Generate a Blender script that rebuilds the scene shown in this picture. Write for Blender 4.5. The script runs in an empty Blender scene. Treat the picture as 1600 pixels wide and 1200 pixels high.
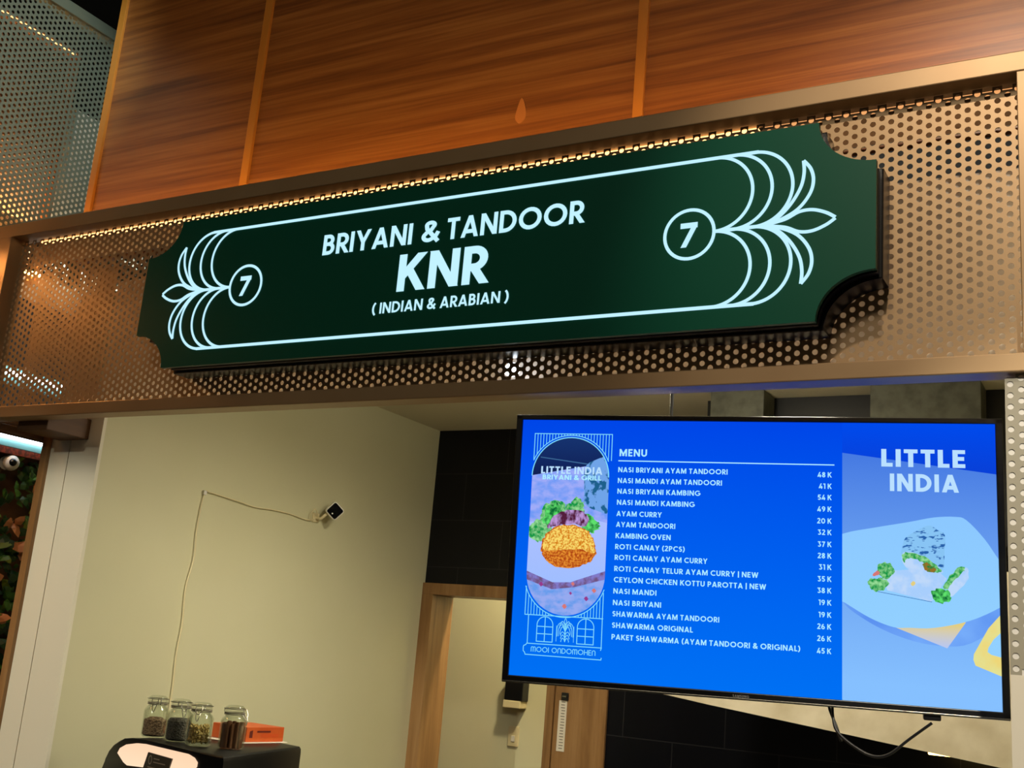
import bpy, bmesh, math, random
from math import sin, cos, pi, radians
from mathutils import Vector, Matrix

S = bpy.context.scene
COL = S.collection
random.seed(7)

# ------------------------------------------------------------------ camera
F_PX = 1764.69
YAW, PITCH, ROLL = -0.5279, 0.2355, 0.0849
fw = Vector((sin(YAW) * cos(PITCH), cos(YAW) * cos(PITCH), sin(PITCH)))
rt = Vector((cos(YAW), -sin(YAW), 0))
up = rt.cross(fw)
r2 = cos(ROLL) * rt + sin(ROLL) * up
u2 = -sin(ROLL) * rt + cos(ROLL) * up
cam_data = bpy.data.cameras.new('camera')
cam = bpy.data.objects.new('camera', cam_data)
COL.objects.link(cam)
cam_data.sensor_width = 36.0
cam_data.lens = F_PX / 1600 * 36.0
CAM = Vector((1.7321, -2.5207, 1.7019))
M = Matrix((r2, u2, -fw)).transposed().to_4x4()
M.translation = CAM
cam.matrix_world = M
S.camera = cam

# ------------------------------------------------------------------ world, exposure
S.view_settings.view_transform = 'Standard'
S.view_settings.look = 'None'
S.view_settings.exposure = 0.0
S.view_settings.gamma = 1.0
S.view_settings.use_curve_mapping = False
W = bpy.data.worlds.new('world')
S.world = W
W.use_nodes = True
W.node_tree.nodes['Background'].inputs[0].default_value = (0.9, 0.85, 0.72, 1)
W.node_tree.nodes['Background'].inputs[1].default_value = 0.035


def lamp(name, kind, loc, target, energy, color, **kw):
    d = bpy.data.lights.new(name, kind)
    d.energy = energy
    d.color = color
    for k, v in kw.items():
        setattr(d, k, v)
    o = bpy.data.objects.new(name, d)
    COL.objects.link(o)
    o.location = loc
    dirv = Vector(target) - Vector(loc)
    o.rotation_euler = dirv.to_track_quat('-Z', 'Y').to_euler()
    return o


# ceiling downlight of the hall: lights the right end of the fascia and throws the shadow of the sign
lamp('hall_downlight', 'SPOT', (1.38, -1.72, 4.25), (1.50, 0.1, 2.75), 100, (1.0, 0.82, 0.62),
     spot_size=radians(50), spot_blend=0.6, shadow_soft_size=0.03)
# added area fill in front of the stall, to the right
lamp('hall_fill', 'AREA', (1.1, -4.6, 5.1), (0.9, 0.4, 2.4), 46, (1.0, 0.88, 0.68),
     shape='RECTANGLE', size=1.4, size_y=1.0)
# added low spot on the left, no known source: brightens the white post
lamp('post_fill', 'SPOT', (-1.45, -3.9, 3.3), (-1.86, 0.35, 1.60), 430, (1.0, 0.93, 0.74),
     spot_size=radians(19), spot_blend=0.6, shadow_soft_size=0.05)
# cool ceiling spot on the next stall's perforated light box
lamp('neighbour_downlight', 'SPOT', (0.6, -2.2, 5.2), (-2.3, 0.05, 3.95), 520, (0.86, 1.0, 0.90),
     spot_size=radians(19), spot_blend=0.7, shadow_soft_size=0.05)
# added spot, no known source, to brighten the white pillar on the right
lamp('pillar_fill', 'SPOT', (2.3, -2.6, 3.9), (1.62, 0.1, 1.80), 420, (1.0, 0.92, 0.76),
     spot_size=radians(24), spot_blend=0.6, shadow_soft_size=0.05)
# kitchen ceiling downlights, warm; the second is added to brighten the hood
for kx, ky, ke in ((-0.35, 1.05, 160), (0.75, 0.95, 150)):
    lamp('kitchen_downlight', 'SPOT', (kx, ky, 2.86), (kx, ky + 0.1, 0), ke, (1.0, 0.92, 0.74),
         spot_size=radians(168), spot_blend=1.0, shadow_soft_size=0.12)
lamp('kitchen_fill', 'POINT', (0.25, 0.95, 2.60), (0, 0, 0), 17, (1.0, 0.92, 0.74), shadow_soft_size=0.06)  # added point fill for the ceiling and upper wall, not a real pendant
lamp('corridor_light', 'POINT', (-1.0, 3.0, 2.7), (-1.0, 2.9, 0), 75, (1.0, 0.86, 0.58), shadow_soft_size=0.06)


# ------------------------------------------------------------------ materials
def lin(c):
    def f(v):
        v /= 255.0
        return v / 12.92 if v <= 0.04045 else ((v + 0.055) / 1.055) ** 2.4
    return (f(c[0]), f(c[1]), f(c[2]), 1.0)


MATS = {}


def mat(name, c, rough=0.5, metal=0.0, coat=0.0, noise=None, bump=None, spec=0.5):
    """principled; noise=(scale xyz, colour2, lo, hi) mixes a second colour; bump=(scale, strength)"""
    m = bpy.data.materials.new(name)
    m.use_nodes = True
    nt = m.node_tree
    b = nt.nodes['Principled BSDF']
    b.inputs['Base Color'].default_value = lin(c)
    b.inputs['Roughness'].default_value = rough
    b.inputs['Metallic'].default_value = metal
    b.inputs['Specular IOR Level'].default_value = spec
    if coat:
        b.inputs['Coat Weight'].default_value = coat
        b.inputs['Coat Roughness'].default_value = 0.08
    if noise or bump:
        tc = nt.nodes.new('ShaderNodeTexCoord')
    if noise:
        sc, c2, lo, hi = noise
        mp = nt.nodes.new('ShaderNodeMapping')
        mp.inputs['Scale'].default_value = sc
        nt.links.new(tc.outputs['Object'], mp.inputs['Vector'])
        n = nt.nodes.new('ShaderNodeTexNoise')
        n.inputs['Scale'].default_value = 1.0
        n.inputs['Detail'].default_value = 6
        nt.links.new(mp.outputs[0], n.inputs['Vector'])
        cr = nt.nodes.new('ShaderNodeValToRGB')
        cr.color_ramp.elements[0].position = lo
        cr.color_ramp.elements[1].position = hi
        cr.color_ramp.elements[0].color = lin(c)
        cr.color_ramp.elements[1].color = lin(c2)
        nt.links.new(n.outputs['Fac'], cr.inputs['Fac'])
        nt.links.new(cr.outputs['Color'], b.inputs['Base Color'])
    if bump:
        n2 = nt.nodes.new('ShaderNodeTexNoise')
        n2.inputs['Scale'].default_value = bump[0]
        nt.links.new(tc.outputs['Object'], n2.inputs['Vector'])
        bp = nt.nodes.new('ShaderNodeBump')
        bp.inputs['Strength'].default_value = bump[1]
        bp.inputs['Distance'].default_value = 0.01
        nt.links.new(n2.outputs['Fac'], bp.inputs['Height'])
        nt.links.new(bp.outputs['Normal'], b.inputs['Normal'])
    MATS[name] = m
    return m


def emit(name, c, strength=1.0, sample=False, noise=None, grad=None):
    """self-lit surface (screens, lamps). noise=(scale xyz, colour2, lo, hi[, detail]); grad=(axis, a, b, colour2)"""
    m = bpy.data.materials.new(name)
    m.use_nodes = True
    nt = m.node_tree
    nt.nodes.remove(nt.nodes['Principled BSDF'])
    e = nt.nodes.new('ShaderNodeEmission')
    e.inputs['Color'].default_value = lin(c)
    e.inputs['Strength'].default_value = strength
    nt.links.new(e.outputs[0], nt.nodes['Material Output'].inputs[0])
    if noise or grad:
        tc = nt.nodes.new('ShaderNodeTexCoord')
        cr = nt.nodes.new('ShaderNodeValToRGB')
        cr.color_ramp.elements[0].color = lin(c)
        cr.color_ramp.elements[1].color = lin((noise or grad)[1 if noise else 3])
        if noise:
            mp = nt.nodes.new('ShaderNodeMapping')
            mp.inputs['Scale'].default_value = noise[0]
            nt.links.new(tc.outputs['Object'], mp.inputs['Vector'])
            n = nt.nodes.new('ShaderNodeTexNoise')
            n.inputs['Scale'].default_value = 1.0
            n.inputs['Detail'].default_value = noise[4] if len(noise) > 4 else 3
            nt.links.new(mp.outputs[0], n.inputs['Vector'])
            cr.color_ramp.elements[0].position = noise[2]
            cr.color_ramp.elements[1].position = noise[3]
            nt.links.new(n.outputs['Fac'], cr.inputs['Fac'])
        else:
            sx = nt.nodes.new('ShaderNodeSeparateXYZ')
            nt.links.new(tc.outputs['Object'], sx.inputs[0])
            mr = nt.nodes.new('ShaderNodeMapRange')
            mr.inputs['From Min'].default_value = grad[1]
            mr.inputs['From Max'].default_value = grad[2]
            nt.links.new(sx.outputs[grad[0]], mr.inputs['Value'])
            nt.links.new(mr.outputs[0], cr.inputs['Fac'])
        nt.links.new(cr.outputs['Color'], e.inputs['Color'])
    m.cycles.emission_sampling = 'AUTO' if sample else 'NONE'
    MATS[name] = m
    return m


def wood(name, dark, mid, light, scale, rough=0.35):
    """streaky wood veneer, long grain where scale is small"""
    m = bpy.data.materials.new(name)
    m.use_nodes = True
    nt = m.node_tree
    b = nt.nodes['Principled BSDF']
    b.inputs['Roughness'].default_value = rough
    tc = nt.nodes.new('ShaderNodeTexCoord')
    mp = nt.nodes.new('ShaderNodeMapping')
    mp.inputs['Scale'].default_value = scale
    nt.links.new(tc.outputs['Object'], mp.inputs['Vector'])
    n = nt.nodes.new('ShaderNodeTexNoise')
    n.inputs['Scale'].default_value = 1.0
    n.inputs['Detail'].default_value = 8
    n.inputs['Roughness'].default_value = 0.65
    n.inputs['Distortion'].default_value = 0.4
    nt.links.new(mp.outputs[0], n.inputs['Vector'])
    cr = nt.nodes.new('ShaderNodeValToRGB')
    cr.color_ramp.elements[0].position = 0.33
    cr.color_ramp.elements[0].color = lin(dark)
    cr.color_ramp.elements[1].position = 0.68
    cr.color_ramp.elements[1].color = lin(light)
    e = cr.color_ramp.elements.new(0.5)
    e.color = lin(mid)
    nt.links.new(n.outputs['Fac'], cr.inputs['Fac'])
    nt.links.new(cr.outputs['Color'], b.inputs['Base Color'])
    MATS[name] = m
    return m


def tile_mat(name):
    """black glazed wall tile with thin grout lines (25 cm courses)"""
    m = bpy.data.materials.new(name)
    m.use_nodes = True
    nt = m.node_tree
    b = nt.nodes['Principled BSDF']
    b.inputs['Roughness'].default_value = 0.3
    b.inputs['Specular IOR Level'].default_value = 0.25
    tc = nt.nodes.new('ShaderNodeTexCoord')
    mp = nt.nodes.new('ShaderNodeMapping')
    mp.inputs['Rotation'].default_value = (radians(-90), 0, 0)
    mp.inputs['Location'].default_value = (0.1, 0, 0)
    nt.links.new(tc.outputs['Object'], mp.inputs['Vector'])
    br = nt.nodes.new('ShaderNodeTexBrick')
    br.offset = 0.5
    br.inputs['Scale'].default_value = 1.0
    br.inputs['Brick Width'].default_value = 0.5
    br.inputs['Row Height'].default_value = 0.2525
    br.inputs['Mortar Size'].default_value = 0.0022
    br.inputs['Color1'].default_value = lin((10, 11, 17))
    br.inputs['Color2'].default_value = lin((12, 13, 19))
    br.inputs['Mortar'].default_value = lin((40, 40, 42))
    sep = nt.nodes.new('ShaderNodeSeparateXYZ')
    cmb = nt.nodes.new('ShaderNodeCombineXYZ')
    add = nt.nodes.new('ShaderNodeMath')
    add.inputs[1].default_value = -2.133 + 0.2525 * 10
    nt.links.new(tc.outputs['Object'], sep.inputs[0])
    nt.links.new(sep.outputs['Z'], add.inputs[0])
    nt.links.new(sep.outputs['X'], cmb.inputs['X'])
    nt.links.new(add.outputs[0], cmb.inputs['Y'])
    nt.links.new(cmb.outputs[0], br.inputs['Vector'])
    nt.links.new(br.outputs['Color'], b.inputs['Base Color'])
    MATS[name] = m
    return m


def glass_mat(name):
    """thin clear glass: see-through with fresnel reflection"""
    m = bpy.data.materials.new(name)
    m.use_nodes = True
    nt = m.node_tree
    nt.nodes.remove(nt.nodes['Principled BSDF'])
    tr = nt.nodes.new('ShaderNodeBsdfTransparent')
    tr.inputs['Color'].default_value = (0.93, 0.95, 0.92, 1)
    gl = nt.nodes.new('ShaderNodeBsdfGlossy')
    gl.inputs['Color'].default_value = (0.9, 0.92, 0.9, 1)
    gl.inputs['Roughness'].default_value = 0.05
    lw = nt.nodes.new('ShaderNodeLayerWeight')
    lw.inputs['Blend'].default_value = 0.25
    ml = nt.nodes.new('ShaderNodeMath')
    ml.operation = 'MULTIPLY'
    ml.inputs[1].default_value = 0.45
    nt.links.new(lw.outputs['Facing'], ml.inputs[0])
    mx = nt.nodes.new('ShaderNodeMixShader')
    nt.links.new(ml.outputs[0], mx.inputs[0])
    nt.links.new(tr.outputs[0], mx.inputs[1])
    nt.links.new(gl.outputs[0], mx.inputs[2])
    nt.links.new(mx.outputs[0], nt.nodes['Material Output'].inputs[0])
    MATS[name] = m
    return m


WOODF = wood('teak_veneer', (104, 60, 30), (142, 88, 42), (170, 114, 58), (0.7, 1.0, 30.0))
WOODS = mat('teak_strip', (196, 132, 52), 0.4, noise=((3, 3, 1.5), (180, 116, 42), 0.35, 0.65))
WOODD = wood('oak_veneer', (118, 84, 48), (142, 104, 62), (160, 122, 78), (16.0, 16.0, 1.2), 0.4)
WOODK = mat('dark_wood', (98, 66, 38), 0.5, noise=((2, 2, 14), (78, 50, 28), 0.4, 0.6))
FRAME = mat('champagne_metal', (176, 146, 108), 0.42, 0.35, noise=((3, 3, 3), (168, 136, 98), 0.4, 0.7))
SHEET = mat('perforated_metal', (178, 148, 110), 0.45, 0.35)
SHEETG = mat('grey_perforated_metal', (120, 128, 116), 0.5, 0.35)
BROWNP = mat('brown_metal', (150, 110, 80), 0.5, 0.3)
WHITEB = mat('white_board', (216, 212, 204), 0.6)
GREEN = mat('green_acrylic', (10, 88, 68), 0.42, spec=0.18)
BLACKL = mat('black_lacquer', (16, 16, 17), 0.3)
WALL = mat('cream_paint', (212, 208, 172), 0.55, noise=((1.2, 1.2, 1.2), (206, 202, 164), 0.35, 0.7))
POST = mat('white_laminate', (232, 226, 206), 0.4)
CEIL = mat('cream_ceiling', (208, 198, 168), 0.7)
DARK = mat('dark_ceiling', (34, 34, 30), 0.8)
FLOORM = mat('grey_floor', (120, 112, 100), 0.5)
TILE = tile_mat('black_tile')
STEEL = mat('brushed_steel', (226, 214, 186), 0.36, 0.35, noise=((9, 9, 9), (206, 192, 160), 0.35, 0.7), bump=(7, 0.6))
DUCT = mat('dull_steel_duct', (102, 102, 88), 0.55, 0.4, noise=((18, 18, 18), (84, 84, 72), 0.4, 0.65))
BLACKP = mat('black_plastic', (17, 17, 18), 0.35)
BLACKG = mat('black_gloss', (12, 12, 14), 0.14)
CHROME = mat('chrome_edge', (120, 118, 108), 0.25, 0.8)
WHITEP = mat('white_plastic', (226, 222, 210), 0.4)
CREAMP = mat('cream_plastic', (218, 204, 160), 0.4)
ORANGE = mat('orange_card', (196, 88, 28), 0.5, noise=((9, 9, 9), (182, 74, 20), 0.4, 0.6))
REDDARK = mat('dark_red_print', (96, 26, 12), 0.5)
GLASS = glass_mat('clear_glass')
WIRE = mat('steel_wire', (170, 168, 156), 0.3, 0.9)
RUBBER = mat('grey_rubber', (120, 112, 96), 0.6)
CLOVE = mat('brown_spice', (92, 68, 50), 0.8, noise=((180, 180, 180), (150, 120, 92), 0.4, 0.62), bump=(160, 0.9))
SEED = mat('grey_seed', (104, 98, 88), 0.8, noise=((220, 220, 220), (70, 64, 58), 0.42, 0.6), bump=(200, 0.8))
CARDA = mat('pale_pod', (206, 178, 108), 0.6)
CINNA = mat('cinnamon_bark', (112, 70, 42), 0.7, noise=((60, 60, 8), (146, 98, 62), 0.4, 0.65))
PAPER = mat('white_paper', (222, 214, 196), 0.6)
GREYINK = mat('grey_ink', (120, 112, 96), 0.6)
LEAFG = [mat('leaf_dark_green', (34, 70, 28), 0.4), mat('leaf_green', (66, 112, 40), 0.4),
         mat('leaf_lime', (124, 150, 50), 0.4)]
LEAFC = mat('leaf_copper', (196, 130, 78), 0.45)
TEAL = mat('teal_housing', (120, 176, 176), 0.4)

E_SIGN = emit('sign_white_light', (186, 232, 250), 1.12)
E_BLUE = emit('screen_blue', (0, 112, 244), 1.0, True, grad=(2, -0.34, 0.34, (0, 70, 232)))
E_TEXT = emit('screen_white', (168, 232, 255), 1.05)
E_TEXT2 = emit('screen_pale_text', (186, 224, 255), 1.0)
E_LINE = emit('screen_line', (128, 222, 252), 1.0)
E_RTOP = emit('screen_wall_blue', (10, 62, 212), 1.0, True, grad=(2, 0.2, 0.34, (0, 74, 236)))
E_RTAB = emit('screen_table_blue', (134, 192, 255), 1.0, True, grad=(2, -0.3, 0.26, (70, 122, 226)))
E_SHADE = emit('screen_table_shade', (92, 146, 240), 1.0, noise=((8, 8, 8), (118, 172, 250), 0.35, 0.7))
E_PLATE = emit('screen_plate', (146, 208, 255), 1.0, grad=(2, -0.15, 0.1, (140, 200, 255)))
E_WRAP = emit('screen_wrap', (168, 206, 252), 1.0, noise=((40, 40, 40), (190, 216, 250), 0.4, 0.6))
E_NEWS = emit('screen_newsprint', (136, 196, 244), 1.0, noise=((60, 60, 130), (40, 96, 170), 0.56, 0.62, 4))
E_LETT = emit('screen_lettuce', (20, 150, 70), 1.0, noise=((110, 110, 110), (150, 220, 150), 0.38, 0.66, 4))
E_LETD = emit('screen_dark_lettuce', (10, 104, 50), 1.0, noise=((90, 90, 90), (96, 226, 110), 0.36, 0.62, 4))
E_FILL = emit('screen_filling', (150, 110, 40), 1.0, noise=((130, 130, 130), (40, 130, 60), 0.42, 0.6, 4))
E_YELL = emit('screen_yellow', (226, 226, 150), 1.0, noise=((20, 20, 20), (238, 214, 120), 0.35, 0.7))
E_BOARD = emit('screen_board', (186, 200, 236), 1.0, grad=(2, -0.2, -0.15, (226, 206, 130)))
E_NAVY = emit('screen_navy', (16, 30, 84), 1.0, grad=(2, 0.19, 0.29, (22, 50, 110)))
E_MARB = emit('screen_marble', (112, 154, 246), 1.0, noise=((38, 38, 60), (160, 172, 248), 0.35, 0.62, 5))
E_MARB2 = emit('screen_marble_lower', (104, 156, 236), 1.0, noise=((45, 45, 70), (150, 170, 240), 0.35, 0.6, 5))
E_DISH = emit('screen_dish', (160, 190, 255), 1.0, grad=(2, -0.1, 0.1, (176, 192, 255)))
E_RIM = emit('screen_dish_shadow', (130, 122, 200), 1.0, noise=((60, 60, 60), (112, 84, 128), 0.4, 0.6))
E_VASE = emit('screen_vase', (112, 164, 232), 1.0, noise=((70, 70, 50), (30, 96, 140), 0.52, 0.6, 2))
E_ONION = emit('screen_onion', (84, 30, 60), 1.0, noise=((80, 80, 50), (188, 150, 214), 0.44, 0.62, 3))
E_RICE = emit('screen_rice', (214, 126, 24), 1.0, noise=((190, 190, 190), (252, 222, 110), 0.38, 0.6, 2))
E_RICED = emit('screen_rice_dark', (176, 70, 20), 1.0, noise=((170, 170, 170), (236, 150, 50), 0.4, 0.64, 2))
E_CHUNK = emit('screen_spice_chunk', (212, 120, 120), 1.0)
E_MAG = emit('screen_chilli', (150, 60, 140), 1.0)
E_INK = emit('screen_ink', (36, 92, 168), 1.0)
E_LED = emit('warm_led', (255, 188, 116), 3.2, True)
E_LED2 = emit('orange_led', (255, 182, 104), 36.0, True)
E_LED3 = emit('white_led', (240, 246, 225), 10.0, True)
E_SIDE = emit('soft_side_fill', (255, 222, 176), 1.6, True)
E_DIM = emit('dim_amber_fill', (255, 178, 110), 0.9, True)
E_LOW = emit('soft_warm_fill', (255, 222, 176), 7.0, True)
E_COVE = emit('warm_cove_led', (255, 192, 110), 29.0, True)
E_TUBE = emit('white_tube', (232, 244, 255), 10.0, True)
E_LAMP = emit('warm_lamp', (255, 214, 120), 9.0, True)
E_PANEL = emit('lit_peach_panel', (255, 226, 192), 1.08, grad=(2, 0.24, 0.36, (252, 208, 172)))


# ------------------------------------------------------------------ mesh helpers
class MB:
    def __init__(s):
        s.v, s.f, s.mi, s.mats = [], [], [], []

    def m(s, material):
        if material not in s.mats:
            s.mats.append(material)
        return s.mats.index(material)

    def add(s, verts, faces, material):
        o = len(s.v)
        k = s.m(material)
        s.v += [tuple(p) for p in verts]
        s.f += [tuple(i + o for i in f) for f in faces]
        s.mi += [k] * len(faces)
        return s

    def box(s, x0, x1, y0, y1, z0, z1, material, bev=0.0, mx=None):
        bm = bmesh.new()
        bmesh.ops.create_cube(bm, size=1.0)
        for v in bm.verts:
            v.co = ((x0 + x1) / 2 + v.co.x * (x1 - x0), (y0 + y1) / 2 + v.co.y * (y1 - y0), (z0 + z1) / 2 + v.co.z * (z1 - z0))
        if bev:
            bmesh.ops.bevel(bm, geom=list(bm.edges), offset=bev, segments=2, affect='EDGES', profile=0.5)
        return s.frombm(bm, material, mx)

    def frombm(s, bm, material, mx=None):
        if mx:
            bm.transform(mx)
        bmesh.ops.recalc_face_normals(bm, faces=bm.faces)
        bm.verts.index_update()
        s.add([v.co[:] for v in bm.verts], [[v.index for v in f.verts] for f in bm.faces], material)
        bm.free()
        return s

    def prism(s, poly, y0, y1, material, bev=0.0, mx=None):
        """poly in (x, z), extruded from y0 to y1"""
        bm = bmesh.new()
        a = [bm.verts.new((p[0], y0, p[1])) for p in poly]
        b = [bm.verts.new((p[0], y1, p[1])) for p in poly]
        bm.faces.new(a)
        bm.faces.new(list(reversed(b)))
        n = len(poly)
        for i in range(n):
            bm.faces.new((a[i], b[i], b[(i + 1) % n], a[(i + 1) % n]))
        if bev:
            es = [e for e in bm.edges if abs(e.verts[0].co.y - e.verts[1].co.y) < 1e-9]
            bmesh.ops.bevel(bm, geom=es, offset=bev, segments=2, affect='EDGES', profile=0.5)
        return s.frombm(bm, material, mx)

    def tube(s, pts, r, material, n=8, cap=True):
        pts = [Vector(p) for p in pts]
        rings, vs, fs = [], [], []
        prev = None
        for i, p in enumerate(pts):
            t = (pts[min(i + 1, len(pts) - 1)] - pts[max(i - 1, 0)]).normalized()
            a = prev if prev is not None else (Vector((0, 0, 1)) if abs(t.z) < 0.9 else Vector((1, 0, 0)))
            a = (a - t * a.dot(t)).normalized()
            prev = a
            b = t.cross(a)
            rr = r[i] if isinstance(r, (list, tuple)) else r
            for k in range(n):
                q = p + rr * (cos(2 * pi * k / n) * a + sin(2 * pi * k / n) * b)
                vs.append(q[:])
        for i in range(len(pts) - 1):
            for k in range(n):
                fs.append((i * n + k, i * n + (k + 1) % n, (i + 1) * n + (k + 1) % n, (i + 1) * n + k))
        if cap:
            fs.append(tuple(reversed(range(n))))
            fs.append(tuple(range((len(pts) - 1) * n, len(pts) * n)))
        return s.add(vs, fs, material)

    def lathe(s, prof, material, n=24, cx=0, cy=0, caps=(True, True)):
        vs, fs = [], []
        for r, z in prof:
            for k in range(n):
                vs.append((cx + r * cos(2 * pi * k / n), cy + r * sin(2 * pi * k / n), z))
        for i in range(len(prof) - 1):
            for k in range(n):
                fs.append((i * n + k, i * n + (k + 1) % n, (i + 1) * n + (k + 1) % n, (i + 1) * n + k))
        if caps[0]:
            fs.append(tuple(reversed(range(n))))
        if caps[1]:
            fs.append(tuple(range((len(prof) - 1) * n, len(prof) * n)))
        return s.add(vs, fs, material)

    def quads(s, qs, y, material):
        """flat polygons in (x, z) at depth y, facing -Y"""
        for q in qs:
            if len(q) >= 3:
                s.add([(p[0], y, p[1]) for p in q], [tuple(range(len(q)))], material)
        return s

    def build(s, name, parent=None, smooth=False, mx=None):
        me = bpy.data.meshes.new(name)
        me.from_pydata(s.v, [], s.f)
        for m in s.mats:
            me.materials.append(m)
        me.polygons.foreach_set('material_index', s.mi)
        if smooth:
            me.polygons.foreach_set('use_smooth', [True] * len(s.f))
            try:
                me.set_sharp_from_angle(angle=radians(40))
            except Exception:
                pass
        me.update()
        o = bpy.data.objects.new(name, me)
        COL.objects.link(o)
        if parent:
            o.parent = parent
        return o


def thing(name, label, cat, loc=(0, 0, 0), rz=0.0, group=None):
    o = bpy.data.objects.new(name, None)
    o.empty_display_size = 0.05
    COL.objects.link(o)
    o.location = loc
    o.rotation_euler = (0, 0, rz)
    o['label'] = label
    o['category'] = cat
    if group:
        o['group'] = group
    return o


def tag(o, label, cat, group=None, kind=None):
    o['label'] = label
    o['category'] = cat
    if group:
        o['group'] = group
    if kind:
        o['kind'] = kind
    return o


def struct(o, label=None, cat=None):
    o['kind'] = 'structure'
    if label:
        o['label'] = label
        o['category'] = cat
    return o


def spline(pts, n=8, closed=False):
    out = []
    P = [Vector(p) for p in pts]
    L = len(P)
    for i in range(L if closed else L - 1):
        if closed:
            a, b, c, d = P[i - 1], P[i], P[(i + 1) % L], P[(i + 2) % L]
        else:
            a, b, c, d = P[max(i - 1, 0)], P[i], P[i + 1], P[min(i + 2, L - 1)]
        for k in range(n):
            t = k / n
            out.append(tuple(0.5 * ((2 * b) + (c - a) * t + (2 * a - 5 * b + 4 * c - d) * t * t + (3 * b - a - 3 * c + d) * t ** 3)))
    if not closed:
        out.append(tuple(P[-1]))
    return out


# ------------------------------------------------------------------ stroke lettering
def ribbon(pts, t, closed=False):
    """polyline -> quads with mitred joints"""
    P = [Vector((p[0], p[1])) for p in pts]
    n = len(P)
    L, R = [], []
    for i in range(n):
        if closed:
            a, b = P[i - 1], P[(i + 1) % n]
        else:
            a, b = (P[i - 1] if i else None), (P[i + 1] if i < n - 1 else None)
        d1 = (P[i] - a).normalized() if a is not None else None
        d2 = (b - P[i]).normalized() if b is not None else None
        if d1 is None:
            d1 = d2
        if d2 is None:
            d2 = d1
        n1 = Vector((-d1.y, d1.x))
        n2 = Vector((-d2.y, d2.x))
        mv = n1 + n2
        if mv.length < 1e-4:
            mv = n1
        mv.normalize()
        k = min(1 / max(mv.dot(n1), 0.3), 2.2)
        L.append(P[i] + mv * t / 2 * k)
        R.append(P[i] - mv * t / 2 * k)
    qs = []
    for i in range(n if closed else n - 1):
        j = (i + 1) % n
        qs.append([tuple(R[i]), tuple(R[j]), tuple(L[j]), tuple(L[i])])
    return qs


def clip_half(poly, f):
    out = []
    for i in range(len(poly)):
        a, b = poly[i], poly[(i + 1) % len(poly)]
        fa, fb = f(a), f(b)
        if fa >= 0:
            out.append(a)
        if (fa >= 0) != (fb >= 0):
            k = fa / (fa - fb)
            out.append((a[0] + (b[0] - a[0]) * k, a[1] + (b[1] - a[1]) * k))
    return out


def clip_convex(poly, conv):
    """clip polygon to a counter-clockwise convex polygon"""
    for i in range(len(conv)):
        a, b = conv[i], conv[(i + 1) % len(conv)]
        if len(poly) < 3:
            return []
        poly = clip_half(poly, lambda p: (b[0] - a[0]) * (p[1] - a[1]) - (b[1] - a[1]) * (p[0] - a[0]))
    return poly


def arc(cx, cy, rx, ry, a0, a1, n=14):
    return [(cx + rx * cos(radians(a0 + (a1 - a0) * i / n)), cy + ry * sin(radians(a0 + (a1 - a0) * i / n))) for i in range(n + 1)]


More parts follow.
